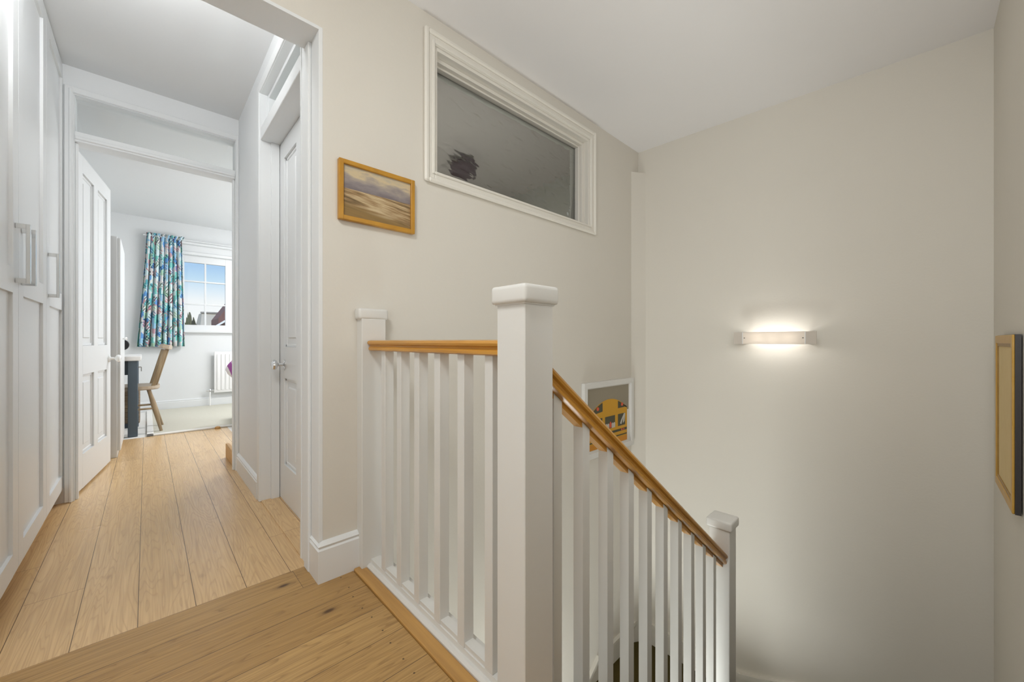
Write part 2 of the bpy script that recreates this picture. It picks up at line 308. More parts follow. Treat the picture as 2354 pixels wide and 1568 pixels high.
def tube(bm, a, b, r0, r1=None, n=16, cap=True):
    a = Vector(a); b = Vector(b); r1 = r0 if r1 is None else r1; d = b - a
    r = bmesh.ops.create_cone(bm, cap_ends=cap, segments=n, radius1=r0, radius2=r1, depth=d.length)
    T = Matrix.Translation((a + b) / 2) @ d.to_track_quat('Z', 'Y').to_matrix().to_4x4()
    bmesh.ops.transform(bm, matrix=T, verts=r['verts']); return bm
def lathe(bm, prof, origin, axis, n=20):
    """prof: (distance along axis, radius)"""
    o = Vector(origin); q = Vector(axis).to_track_quat('Z', 'Y')
    rings = []
    for d, r in prof:
        rings.append([bm.verts.new(o + q @ Vector((r * math.cos(2 * math.pi * k / n), r * math.sin(2 * math.pi * k / n), d))) for k in range(n)])
    for i in range(len(rings) - 1):
        for k in range(n):
            bm.faces.new((rings[i][k], rings[i][(k + 1) % n], rings[i + 1][(k + 1) % n], rings[i + 1][k]))
    bm.faces.new(rings[0][::-1]); bm.faces.new(rings[-1]); return bm
ORG = {}
def link(name, bm, mat, parent=None, smooth=False, kind=None, label=None):
    me = bpy.data.meshes.new(name)
    if parent is None:
        xs = [v.co for v in bm.verts]
        org = Vector(((min(v.x for v in xs) + max(v.x for v in xs)) / 2, (min(v.y for v in xs) + max(v.y for v in xs)) / 2, min(v.z for v in xs)))
    else: org = ORG[parent.name]
    bmesh.ops.translate(bm, vec=-org, verts=bm.verts)
    bm.to_mesh(me); bm.free()
    for m in (mat if isinstance(mat, (list, tuple)) else [mat]): me.materials.append(m)
    if smooth:
        for p in me.polygons: p.use_smooth = True
        try: me.set_sharp_from_angle(angle=math.radians(38))
        except Exception: pass
    o = bpy.data.objects.new(name, me); C.objects.link(o)
    if parent is None: o.location = org
    else: o.parent = parent
    ORG[o.name] = org
    if kind: o['kind'] = kind
    if label: o['label'] = label
    return o
def thing(name, loc, label, cat, group=None):
    o = bpy.data.objects.new(name, None); C.objects.link(o); o.location = loc; o.empty_display_size = 0.1
    ORG[o.name] = Vector(loc); o['label'] = label; o['category'] = cat
    if group: o['group'] = group
    return o
def tag(o, label, cat, group=None):
    o['label'] = label; o['category'] = cat
    if group: o['group'] = group
    return o
def sthing(name, loc, label):
    o = thing(name, loc, label, 'structure'); del o['category']; o['kind'] = 'structure'; return o
def struct(name, bm, mat, label=None, smooth=False):
    return link(name, bm, mat, None, smooth, 'structure', label)
def uv_quad(bm, pts):
    vs = [bm.verts.new(p) for p in pts]; f = bm.faces.new(vs); uvl = bm.loops.layers.uv.verify()
    for lp, c in zip(f.loops, ((0, 0), (1, 0), (1, 1), (0, 1))): lp[uvl].uv = c
    return f

# ------------------------------------------------------------------ main dimensions
YW = 1.515; YB = 1.655          # window wall front / back
XR = 2.78; YN = -0.222          # lamp wall, near wall
ZC = 2.343                      # landing ceiling at the window wall
XCR = 0.457; XCL = -0.33        # corridor right wall / cupboard fronts
YBW = 3.20; ZCC = 2.385         # bedroom doorway wall, corridor ceiling
YF = 6.64; ZBC = 2.42           # bedroom far wall, its ceiling

# floors
bm = B(); box(bm, -1.4, 0.575, YN - 0.1, YB, -0.06, 0); box(bm, 0.575, 0.60, YN - 0.1, 0.592, -0.06, 0)
struct('floor', bm, M['pine'], 'varnished pine boards of the landing')
bm = B(); box(bm, -1.0, 0.60, YB, 4.88, -0.06, 0)
struct('floor', bm, M['oak'], 'pale oak boards running down the corridor')
bm = B(); box(bm, -1.0, 3.0, 4.88, YF, -0.06, -0.002); box(bm, 0.60, 3.0, 3.3, 4.88, -0.06, -0.002)
struct('floor', bm, M['rugedge'], 'white floor of the bedroom')
bm = B(); box(bm, 0.60, XR, YB, YBW, -0.06, -0.002)
struct('floor', bm, M['bath'], 'floor of the room behind the high window')
bm = B(); box(bm, -1.4, XR, YN - 0.1, YW + 0.1, -2.75, -2.65)
struct('floor', bm, M['carpet'], 'carpeted floor of the hall below')
# ceilings
sl = 0.030
bm = B(); prism(bm, [(YB, ZC), (YB, ZC + 0.1), (YN - 0.1, ZC + 0.1), (YN - 0.1, ZC - (YW - YN + 0.1) * sl), (YW, ZC)], 'X', -1.4, XR + 0.1)
struct('ceiling', bm, M['ceil'], 'ceiling above the stairwell')
bm = B(); box(bm, -1.0, 0.60, YB, YBW + 0.05, ZCC, ZCC + 0.1)
struct('ceiling', bm, M['white'], 'white ceiling of the corridor')
bm = B(); box(bm, -1.0, 3.1, YBW + 0.05, YF, ZBC, ZBC + 0.1)
struct('ceiling', bm, M['white'], 'white ceiling of the bedroom')
bm = B(); box(bm, 0.60, XR, YB, YBW, ZCC, ZCC + 0.1)
struct('ceiling', bm, M['bathceil'], 'ceiling of the room behind the high window')
# window wall with doorway and window opening
WX0, WX1, WZ0, WZ1 = 0.945, 2.135, EYE + 0.765, EYE + 1.335
ZH = EYE + 1.14
bm = B()
box(bm, 0.472, WX0, YW, YB, -2.65, ZC + .05); box(bm, WX1, XR, YW, YB, -2.65, ZC + .05)
box(bm, WX0, WX1, YW, YB, -2.65, WZ0); box(bm, WX0, WX1, YW, YB, WZ1, ZC + .05)
box(bm, -1.4, 0.472, YW, YB, ZH + 0.012, ZC + .06); box(bm, -1.4, -0.46, YW, YB, -0.06, ZH + .012)
struct('wall_front', bm, M['beige'], 'beige wall holding the high internal window')
bm = B(); box(bm, XR, XR + 0.1, YN - 0.1, YB, -2.65, ZC + .05)
struct('wall_right', bm, M['beige'], 'beige stairwell wall with the wall light')
bm = B(); box(bm, -1.4, XR + .1, YN - 0.1, YN, -2.65, ZC + .05)
struct('wall_near', bm, M['beige'], 'beige wall along the upper stair flight')
bm = B(); box(bm, -1.45, -1.35, YN - 0.1, YB, -0.06, ZC + .05)
struct('wall_back', bm, M['beige'], 'beige wall behind the landing')
bm = B(); prism(bm, [(2.672, YW + .001), (XR, YW + .001), (XR, YW - .062)], 'Z', -1.41, EYE + 1.285)
struct('trim_6', bm, M['beige'], 'painted pipe boxing in the stairwell corner')
bm = B(); box(bm, 0.45, 0.575, YN, YW, -2.65, -0.06)
struct('wall_under_landing', bm, M['beige'], 'wall below the landing edge')

# doorway lining (white)
bm = B(); box(bm, 0.458, 0.472, YW - 0.001, YB, 0, ZH + .012, 0.001); box(bm, 0.446, 0.458, YW + 0.085, YB + 0.0, 0, ZH, 0.003)
box(bm, -0.46, 0.458, YW - 0.001, YB, ZH, ZH + 0.012)
struct('trim_1', bm, M['white'], 'white lining of the corridor opening')
bm = B(); box(bm, XR, XR + 0.1, YB, YBW, 0, ZCC); struct('wall_bathroom_right', bm, M['bath'], 'far side wall of the room behind the high window')
def skirting(pts, h, th, mat, name, label, z=0.0, bead=0.028):
    """pts: list of plan points; the board stands to the right of the direction of travel"""
    bm = B()
    prof = [(0, 0), (th, 0), (th, h - bead), (th * 0.72, h - bead * 0.8), (th * 0.95, h - bead * 0.45), (th * 0.45, h - 0.004), (0.0, h)]
    P = [Vector((p[0], p[1])) for p in pts]; nrm = []
    for i in range(len(P) - 1):
        d = (P[i + 1] - P[i]).normalized(); nrm.append(Vector((d.y, -d.x)))
    rows = []
    for i, p in enumerate(P):
        if i == 0: m = nrm[0]
        elif i == len(P) - 1: m = nrm[-1]
        else:
            m = (nrm[i - 1] + nrm[i]); m = m / m.dot(nrm[i])
        rows.append([bm.verts.new((p.x + m.x * q[0], p.y + m.y * q[0], z + q[1])) for q in prof])
    n = len(prof)
    for a, b in zip(rows[:-1], rows[1:]):
        for k in range(n): bm.faces.new((a[k], b[k], b[(k + 1) % n], a[(k + 1) % n]))
    bm.faces.new(rows[0]); bm.faces.new(rows[-1][::-1]); bmesh.ops.recalc_face_normals(bm, faces=bm.faces)
    return struct(name, bm, mat, label)
skirting([(0.47, YB), (0.47, YW), (0.598, YW)][::1], 0.145, 0.020, M['gloss'], 'baseboard_corner', 'white skirting wrapping the wall end by the banister')

# corridor right wall with door 2
D2a, D2b = 1.735, 2.485; DX = 0.545; TZ0, TZ1, TZT = EYE + 1.10, EYE + 1.165, EYE + 1.355
bm = B(); box(bm, XCR, 0.60, YB, D2a, 0, ZCC); box(bm, XCR, 0.60, D2b + 0.02, YBW + 0.1, 0, ZCC); box(bm, XCR, 0.60, D2a, D2b + .02, TZT + 0.02, ZCC)
struct('wall_corridor_right', bm, M['white'], 'white corridor wall with a closed panelled door')
bm = B(); box(bm, -1.0, -0.86, YB, YBW, 0, ZCC)
struct('wall_corridor_left', bm, M['white'], 'wall behind the corridor cupboards')
# bedroom doorway wall
BX0, BX1 = -0.288, 0.438
bm = B(); box(bm, -1.0, BX0 - 0.012, YBW, YBW + 0.1, 0, ZCC + .05); box(bm, BX1 + 0.012, 0.60, YBW, YBW + 0.1, 0, ZCC + .05); box(bm, BX0 - .012, BX1 + .012, YBW, YBW + 0.1, TZT + .012, ZCC + .05)
struct('wall_bedroom_doorway', bm, M['white'], 'white wall around the bedroom doorway')
bm = B(); box(bm, 0.60, 3.1, YBW, YBW + 0.1, 0, ZCC + 0.05)
struct('wall_bathroom_back', bm, M['bath'], 'back wall of the room behind the high window')
bm = B(); box(bm, -1.05, -0.95, YBW + .1, YF + .1, 0, ZBC + .05)
struct('wall_bedroom_left', bm, M['white'], 'bedroom side wall behind the wardrobe')
bm = B(); box(bm, 3.0, 3.1, YBW + .1, YF + .1, 0, ZBC + .05)
struct('wall_bedroom_right', bm, M['white'], 'bedroom side wall beyond the bed')
# bedroom far wall with window opening
FX0, FX1, FZ0, FZ1 = 0.33, 0.99, EYE + 0.145, EYE + 1.14
bm = B(); box(bm, -1.0, FX0, YF, YF + 0.12, 0, ZBC + .05); box(bm, FX1, 3.0, YF, YF + 0.12, 0, ZBC + .05); box(bm, FX0, FX1, YF, YF + .12, 0, FZ0); box(bm, FX0, FX1, YF, YF + .12, FZ1, ZBC + .05)
struct('wall_bedroom_far', bm, M['white'], 'white bedroom wall with the sash window')
bm = B(); box(bm, 0.2, 3.0, YF - 0.05, YF, EYE + 1.27, EYE + 1.30, 0.004)
struct('trim_7', bm, M['white'], 'white curtain pelmet rail above the bedroom window')

# ------------------------------------------------------------------ doors
def leaf_mesh(wd, ht, T, th=0.042):
    bm = B(); h2 = th / 2; s = 0.095; msl = 0.085
    box(bm, 0.01, wd - 0.01, -0.007, 0.007, 0.01, ht - 0.01, T=T)
    zs = [(0, 0.20), (0.67, 0.84), (ht - 0.10, ht)]
    for x0, x1 in ((0, s), (wd - s, wd)): box(bm, x0, x1, -h2, h2, 0, ht, 0.0015, T=T)
    for z0, z1 in zs: box(bm, s, wd - s, -h2, h2, z0, z1, T=T)
    cx = wd / 2
    for z0, z1 in ((0.20, 0.67), (0.84, ht - 0.10)):
        box(bm, cx - msl / 2, cx + msl / 2, -h2, h2, z0, z1, T=T)
        for x0, x1 in ((s, cx - msl / 2), (cx + msl / 2, wd - s)):
            # moulding ring and raised field
            for sgn in (-1, 1):
                yy = sgn * h2
                for (a0, a1, b0, b1) in ((x0, x0 + .016, z0, z1), (x1 - .016, x1, z0, z1), (x0, x1, z0, z0 + .016), (x0, x1, z1 - .016, z1)):
                    box(bm, a0, a1, min(yy * .55, yy * 0.2), max(yy * .55, yy * .2), b0, b1, 0.003, T=T)
                box(bm, x0 + .045, x1 - .045, min(0, sgn * 0.013), max(0, sgn * .013), z0 + .045, z1 - .045, 0.006, T=T)
    return bm
def knob_mesh(o, d, s=1.0, plate=True):
    bm = B()
    pr = [(0, 0.026), (0.005, 0.026), (0.008, 0.018), (0.011, 0.010), (0.03, 0.008), (0.034, 0.013), (0.040, 0.024), (0.050, 0.028), (0.058, 0.024), (0.063, 0.012)]
    return lathe(bm, [(a * s, r * s) for a, r in pr], o, d)
# closed corridor door (door_1)
d1 = sthing('door_1', (DX, (D2a + D2b) / 2, 0), 'closed white panelled door on the corridor right side')
T = Matrix.Translation((DX + 0.021, D2b - 0.003, 0.008)) @ Matrix.Rotation(math.radians(-90), 4, 'Z')
link('door_leaf', leaf_mesh(D2b - D2a - 0.006, TZ0 - 0.012, T), M['gloss'], d1)
bm = B()
box(bm, XCR - .004, 0.60, D2b, D2b + 0.022, 0, TZT + .02, .002); box(bm, XCR - .003, 0.598, D2a - 0.012, D2a + .001, 0, TZT + .018)
box(bm, XCR - .004, 0.60, D2a, D2b, TZ0, TZ1, 0.002); box(bm, XCR - 0.0035, 0.599, D2a + .002, D2b + .001, TZT, TZT + 0.019, .001)
box(bm, XCR - 0.012, XCR, D2b, D2b + 0.05, 0, TZT + .05, .003); box(bm, XCR - .0115, XCR + .001, D2a + .002, D2b + .002, TZT + .001, TZT + .049, .003)
box(bm, XCR + 0.03, 0.60, D2b - 0.022, D2b, TZ1, TZT, .002); box(bm, XCR + 0.031, 0.599, D2a + .002, D2b - .021, TZT - .02, TZT - .001, .002)
box(bm, XCR + 0.045, DX - .002, D2b - 0.014, D2b, 0, TZ0, .002)
link('door_frame', bm, M['gloss'], d1)
bm = B(); box(bm, 0.53, 0.536, D2a, D2b, TZ1, TZT); link('transom_pane', bm, M['panegrey'], d1)
bm = B(); box(bm, XCR, 0.60, D2a, D2b, 0.0, 0.006, .001); link('threshold', bm, M['oak'], d1)
k = link('door_knob', knob_mesh((DX, 2.372, 0.753), (-1, 0, 0)), M['chrome'], d1, True, label='chrome knob')

# bedroom door (door_2), standing open
d2 = sthing('door_2', (BX0, YBW + 0.1, 0), 'open white panelled door of the bedroom')
hx, hy = BX0 + 0.002, YBW + 0.105
ex, ey = -0.185, 4.065
ang = math.atan2(ey - hy, ex - hx); WL = 0.735
T = Matrix.Translation((hx, hy, 0.012)) @ Matrix.Rotation(ang, 4, 'Z') @ Matrix.Translation((0, 0.021, 0))
link('door_leaf', leaf_mesh(WL, TZ0 - 0.02, T), M['gloss'], d2)
dirv = Vector((math.cos(ang), math.sin(ang), 0)); nv = Vector((dirv.y, -dirv.x, 0))
p = Vector((hx, hy, 0.755)) + dirv * (WL - 0.05)
link('door_knob', knob_mesh(p, nv), M['ceramic'], d2, True, label='white china knob')
link('door_knob', knob_mesh(p - nv * 0.042, -nv), M['ceramic'], d2, True, label='white china knob')
bm = B()
for (a, b) in ((BX0 - .012, BX0 + 0.0), (BX1, BX1 + .012)): box(bm, a, b, YBW - .002, YBW + .105, 0, TZT + .012)
box(bm, BX0, BX1, YBW - .004, YBW + .1, TZ0, TZ1 - .01, .002); box(bm, BX0, BX1, YBW - .012, YBW + 0.02, TZ0 + .01, TZ0 + .03, .004)
box(bm, BX0, BX1, YBW - .002, YBW + .105, TZT, TZT + .012)
box(bm, BX0 - .038, BX0 - .004, YBW - 0.014, YBW, 0, TZT + .04, .004); box(bm, BX0 - .02, BX0 - .008, YBW - 0.02, YBW - .01, 0, TZT + .025, .003)
box(bm, BX1 + .002, XCR, YBW - 0.014, YBW, 0, TZT + .04, .003); box(bm, BX0 - .036, XCR, YBW - .0135, YBW, TZT + .004, TZT + .039, .004)
box(bm, BX0, BX0 + .012, YBW + .02, YBW + .05, 0, TZ0, .002); box(bm, BX1 - .012, BX1, YBW + .02, YBW + .05, 0, TZ0, .002)
link('door_frame', bm, M['gloss'], d2)
bm = B(); box(bm, BX0, BX1, YBW + .05, YBW + .054, TZ1 - .01, TZT); link('transom_pane', bm, M['pane'], d2)
bm = B()
for z in (1.62, 0.25):
    tube(bm, (hx - 0.004, hy - 0.004, z), (hx - 0.004, hy - 0.004, z + 0.08), 0.006, n=10)
link('hinge', bm, M['screw'], d2)
skirting([(XCR, YBW), (XCR, D2b + 0.05)], 0.12, 0.014, M['gloss'], 'baseboard_corridor', 'white skirting of the corridor right wall')
bm = B(); box(bm, 0.435, 0.46, YBW + .115, YBW + .42, 0, 0.105, .004)
struct('trim_2', bm, M['nosing'], 'short bare wood board inside the bedroom doorway')
skirting([(-0.95, YF), (3.0, YF)], 0.12, 0.016, M['gloss'], 'baseboard_bedroom', 'white skirting below the bedroom window')

# ------------------------------------------------------------------ corridor cupboards
def cupboard(y0, doors, label):
    y1 = y0 + 0.53 * len(doors)
    c = thing('cupboard', (XCL - 0.25, (y0 + y1) / 2, 0), label, 'cupboard', 'built-in cupboards along the corridor')
    bm = B(); x1 = XCL - 0.022
    box(bm, -0.855, x1 - .003, y0 + .001, y1 - .001, 0.08, ZCC - 0.004)
    link('carcass', bm, M['white'], c)
    bm = B(); box(bm, -0.85, XCL - 0.05, y0 + .001, y1 - .001, 0.0, 0.08); link('plinth', bm, M['nosing'], c)
    for i, hs in enumerate(doors):
        a = y0 + 0.53 * i + 0.0015; b = y0 + 0.53 * (i + 1) - 0.0015
        bm = B(); x0 = x1; z0, z1 = 0.078, ZCC - 0.012; s = 0.075
        zr0, zr1 = EYE + 0.165, EYE + 0.25
        box(bm, x0, XCL - .010, a + .01, b - .01, z0 + .01, z1 - .01)
        box(bm, x0, XCL, a, a + s, z0, z1, .001); box(bm, x0, XCL, b - s, b, z0, z1, .001)
        for (p0, p1) in ((z0, z0 + s), (zr0, zr1), (z1 - s, z1)): box(bm, x0, XCL, a + s, b - s, p0, p1)
        d = link('door', bm, M['gloss'], c)
        hy_ = (a + 0.045) if hs < 0 else (b - 0.045)
        bm = B(); hb = XCL + 0.030; zt, zb = EYE + 0.40, EYE + 0.21
        box(bm, hb - .006, hb + .004, hy_ - .007, hy_ + .007, zb - .008, zt + .008, .001)
        for z in (zt, zb): box(bm, XCL, hb, hy_ - .006, hy_ + .006, z - .008, z + .008, .001)
        link('handle', bm, M['chrome'], d, label='polished chrome bar handle')
    return c
cupboard(1.668, [+1, -1], 'tall white built-in cupboard pair nearest the camera with two close handles')
cupboard(1.668 + 1.06, [-1], 'tall white built-in cupboard next to the bedroom doorway with a single handle')
bm = B(); box(bm, -0.86, XCL, YBW - 0.0, YBW, 0, 0.01) ; bm.free()

# ------------------------------------------------------------------ high internal window
wn = sthing('window_1', ((WX0 + WX1) / 2, YW, WZ0), 'high internal window with rippled glass above the stairs')
def ring(bm, x0, x1, z0, z1, wd, y0, y1, bev=0.0):
    box(bm, x0 - wd, x0, y0, y1, z0 - wd, z1 + wd, bev); box(bm, x1, x1 + wd, y0, y1, z0 - wd, z1 + wd, bev)
    box(bm, x0 - wd * .0, x1 + wd * .0, y0, y1, z0 - wd, z0, bev); box(bm, x0, x1, y0, y1, z1, z1 + wd, bev)
bm = B()
ring(bm, WX0, WX1, WZ0, WZ1, 0.052, YW - 0.012, YW + .001, .003)
ring(bm, WX0 - .034, WX1 + .034, WZ0 - .034, WZ1 + .034, 0.022, YW - 0.022, YW - .004, .006)
ring(bm, WX0 - .002, WX1 + .002, WZ0 - .002, WZ1 + .002, 0.014, YW - 0.017, YW - .008, .003)
link('architrave', bm, M['frame'], wn)
bm = B()
ring(bm, WX0 + .016, WX1 - .016, WZ0 + .004, WZ1 - .016, 0.016, YW - .002, YB, .001)
ring(bm, WX0 + .030, WX1 - .034, WZ0 + .010, WZ1 - .034, 0.018, YW + .035, YB, .002)
ring(bm, WX0 + .034, WX1 - .044, WZ0 + .014, WZ1 - .044, 0.010, YW + .055, YB - .03, .003)
link('window_frame', bm, M['frame'], wn)
bm = B(); box(bm, WX0 + .03, WX1 - .03, YW + .085, YW + .091, WZ0 + .01, WZ1 - .03); link('glass_pane', bm, M['ripple'], wn)
# added shapes imitating the dark blob and pale patch blurred in the glass
bm = B(); lathe(bm, [(0, 0.03), (0.015, 0.10), (0.08, 0.11), (0.13, 0.06), (0.15, 0.02)], (1.86, 2.55, 2.205), (0, 0, 1)); tube(bm, (1.86, 2.55, 2.35), (1.86, 2.55, ZCC), 0.006)
tag(link('dark_glass_blob', bm, M['darkthing'], None, True), 'dark added shape for the blob blurred behind the rippled glass of the high window', 'lamp')
bm = B(); lathe(bm, [(0, 0.03), (0.06, 0.05), (0.14, 0.04), (0.18, 0.012)], (XR - .05, 2.1, 1.93), (0, 0, 1)); box(bm, XR - .05, XR, 2.07, 2.13, 1.93, 1.99)
tag(link('pale_glass_blob', bm, M['ceramic'], None, True), 'pale added shape for the patch blurred behind the rippled glass at its right end', 'lamp')

# ------------------------------------------------------------------ banisters
NX0, NX1, NY0, NY1 = 0.598, 0.692, 0.593, 0.685
def newel(bm_x0, bm_x1, y0, y1, z0, ztop, parent):
    bm = B(); box(bm, bm_x0, bm_x1, y0, y1, z0, ztop, .002)
    n = link('newel_post', bm, M['cream'], parent)
    return n
def cap(x0, x1, y0, y1, z, parent, h=0.042):
    bm = B(); o = 0.011
    box(bm, x0 - o, x1 + o, y0 - o, y1 + o, z, z + h, .010, 3)
    box(bm, x0 - .003, x1 + .003, y0 - .003, y1 + .003, z - .002, z + .004)
    link('post_cap', bm, M['cream'], parent, True)
RP = [(-.031, -.036), (-.024, -.040), (.024, -.040), (.031, -.036), (.031, -.029), (.026, -.024), (.0275, -.019), (.034, -.015), (.036, -.009), (.033, -.003), (.024, .0), (-.024, .0), (-.033, -.003), (-.036, -.009), (-.034, -.015), (-.0275, -.019), (-.026, -.024), (-.031, -.029)]
lb = thing('banister', (0.65, 1.06, 0), 'level white landing banister with short varnished handrail and square spindles', 'banister')
n1 = newel(NX0, NX1, NY0, NY1, -0.32, EYE + .086, lb); cap(NX0, NX1, NY0, NY1, EYE + .084, n1)
n0 = newel(0.598, 0.694, 1.468, YW, -0.002, EYE + .086, lb); cap(0.598, 0.694, 1.478, YW - .012, EYE + .084, n0)
RZ = EYE + .003
bm = B(); sweep(bm, RP, (0.652, NY1 - .002, RZ), (0.652, 1.462, RZ))
link('handrail', bm, M['rail_y'], lb, True, label='varnished honey coloured wood')
for i in range(6):
    y = 0.745 + i * 0.1208
    bm = B(); box(bm, 0.635, 0.669, y, y + .031, 0.034, RZ - .038, .0012)
    link('baluster', bm, M['cream'], lb)
bm = B(); prism(bm, [(0.618, -.02), (0.618, .012), (0.625, .020), (0.632, .020), (0.634, .034), (0.672, .034), (0.676, .03), (0.69, .03), (0.69, -.3), (0.64, -.3), (0.64, -.02)], 'Y', NY1, 1.468)
link('base_rail', bm, M['cream'], lb)
for i in range(5):
    bm = B(); y = 0.745 + .031 + i * .1208
    prism(bm, [(y, .034), (y + .0898, .034), (y + .0898, .047), (y, .047)], 'X', 0.638, 0.666)
    link('spacer_fillet', bm, M['cream'], lb)
bm = B(); box(bm, 0.577, 0.618, NY0, YW - .02, -0.05, .009, .003)
struct('trim_3', bm, M['nosing'], 'varnished pine edging strip along the banister foot')
bm = B(); box(bm, 0.600, 0.715, YN, NY0, -0.03, 0.0, .008, 2)
struct('trim_4', bm, M['nosing'], 'pine nosing at the top of the stairs')

sb = thing('banister', (1.3, 0.64, -0.9), 'sloping white stair banister with long varnished handrail and tall square spindles', 'banister')
N2X0, N2X1, N2Y0, N2Y1 = 1.925, 2.013, 0.600, 0.688
n2 = newel(N2X0, N2X1, N2Y0, N2Y1, -1.41, EYE - .865, sb); cap(N2X0, N2X1, N2Y0, N2Y1, EYE - .867, n2)
SL = 0.753; YRL = 0.643
def rz(x): return EYE - 0.062 - SL * (x - 0.714)
RPs = [(a, b * 1.25) for a, b in RP]
bm = B(); sweep(bm, RPs, (NX1 - .002, YRL, rz(NX1)), (N2X0 + .002, YRL, rz(N2X0)))
link('handrail', bm, M['rail_s'], sb, True, label='varnished honey coloured wood')
def sz(x): return rz(x) - 0.86
bx = [0.735 + 0.1189 * i for i in range(10)]
for x in bx:
    bm = B(); zt0, zt1 = rz(x) - .052, rz(x + .031) - .052
    prism(bm, [(x, sz(x) - .01), (x + .031, sz(x + .031) - .01), (x + .031, zt1), (x, zt0)], 'Y', 0.627, 0.658)
    link('baluster', bm, M['cream'], sb)
for i, x in enumerate(bx + [None]):
    a = NX1 if i == 0 else bx[i - 1] + .031
    b = x if x is not None else N2X0
    bm = B(); e0 = 0.012 if i else 0
    prism(bm, [(a, rz(a) - .048), (b, rz(b) - .048), (b, rz(b) - .066), (a, rz(a) - .066)], 'Y', 0.629, 0.656)
    link('spacer_fillet', bm, M['rail_s'], sb)
bm = B(); prism(bm, [(NX1, sz(NX1)), (N2X0, sz(N2X0)), (N2X0, sz(N2X0) - .30), (NX1, sz(NX1) - .30)], 'Y', 0.622, 0.664)
link('string_board', bm, M['cream'], sb)

# ------------------------------------------------------------------ stairs
st = thing('staircase', (1.6, 0.6, -2.65), 'turning staircase with dark olive carpet below the banisters', 'stairs')
for i in range(5):
    xa = 0.72 + .2405 * i
    bm = B(); box(bm, xa - .02, xa + .2405, YN + .002, 0.622, -0.186 * (i + 1) - .18, -0.186 * (i + 1), .006)
    link('step', bm, M['carpet'], st)
P0 = (1.96, 0.60)
XS = XR - .002
bm = B(); prism(bm, [P0, (1.90, 0.60), (1.90, YN + .002), (XS, YN + .002), (XS, -0.2)], 'Z', -1.30, -1.09); link('step', bm, M['carpet'], st)
bm = B(); prism(bm, [P0, (XS, -.2), (XS, .688)], 'Z', -1.45, -1.25); link('step', bm, M['carpet'], st)
bm = B(); box(bm, 1.96, XR - .002, .60, YW - .002, -1.6, -1.41); link('half_landing', bm, M['carpet'], st)
for i in range(5):
    xa = 1.96 - .24 * i
    bm = B(); box(bm, xa - .24, xa + .019, 0.70, YW - .002, -1.60 - .19 * i - .2, -1.60 - .19 * i, .006); link('step', bm, M['carpet'], st)
def wallskirt(pts_top, pts_bot, axis, a, b, name, label, bead):
    bm = B(); prism(bm, pts_top + pts_bot[::-1], axis, a, b)
    sgn = 1 if b > a else -1
    up = [(p[0], p[1]) for p in pts_top]; lo = [(p[0], p[1] - .030) for p in pts_top]
    prism(bm, up + lo[::-1], axis, b, b + sgn * .012)
    return struct(name, bm, M['frame'], label)
wallskirt([(0.60, -2.42), (2.13, -1.315), (2.22, -1.25), (XR, -1.25)], [(0.60, -2.65), (2.0, -1.62), (2.13, -1.41), (XR, -1.41)], 'Y', YW, YW - .012, 'baseboard_stair_front', 'cream stair skirting along the poster wall', 0)
wallskirt([(YN, -.76), (.36, -1.06), (.70, -1.215), (.80, -1.25), (YW, -1.25)], [(YN, -1.1), (.2, -1.3), (.60, -1.41), (.8, -1.41), (YW, -1.41)], 'X', XR, XR - .012, 'baseboard_stair_right', 'cream stair skirting along the lamp wall', 0)

# ------------------------------------------------------------------ wall light
LX = XR - 0.102; LY0, LY1 = 0.398, 0.810; LZ0, LZ1 = EYE - .018, EYE + .054
wl = thing('wall_light', (XR, (LY0 + LY1) / 2, LZ0), 'slim frosted glass wall light glowing on the stairwell wall', 'light')
bm = B(); box(bm, XR - .012, XR, LY0 + .06, LY1 - .06, LZ0 + .012, LZ1 - .012, .002); link('back_plate', bm, M['ceramic'], wl)
bm = B()
n = 10
prof = []
for k in range(n + 1):
    t = k / n; y = LY0 + (LY1 - LY0) * t; prof.append((y, LX - 0.012 * (1 - (2 * t - 1) ** 2)))
vs0 = [(x, y) for y, x in prof]; vs1 = [(x + .005, y) for y, x in prof][::-1]
prism(bm, vs0 + vs1, 'Z', LZ0, LZ1); link('glass_shade', bm, M['frosted'], wl, True)
for y in (LY0 + .05, LY1 - .05):
    xx = LX - 0.012 * (1 - (2 * ((y - LY0) / (LY1 - LY0)) - 1) ** 2)
    bm = B(); box(bm, xx - .002, XR, y - .002, y + .002, LZ0, LZ1, .0005)
    c = link('bracket', bm, M['ceramic'], wl)
    bm = B(); dy = 0.010 if y < .6 else -.010
    lathe(bm, [(0, .0035), (.002, .0035), (.0028, .002)], (xx - .0005, y + dy, (LZ0 + LZ1) / 2), (-1, 0, 0), 10); link('screw', bm, M['screw'], c)
for y in (LY0 + .13, (LY0 + LY1) / 2, LY1 - .13):
    point('wall_light_bulb', (XR - .076, y, EYE + .018), 0.27, .015, (1.0, 0.98, 0.94))

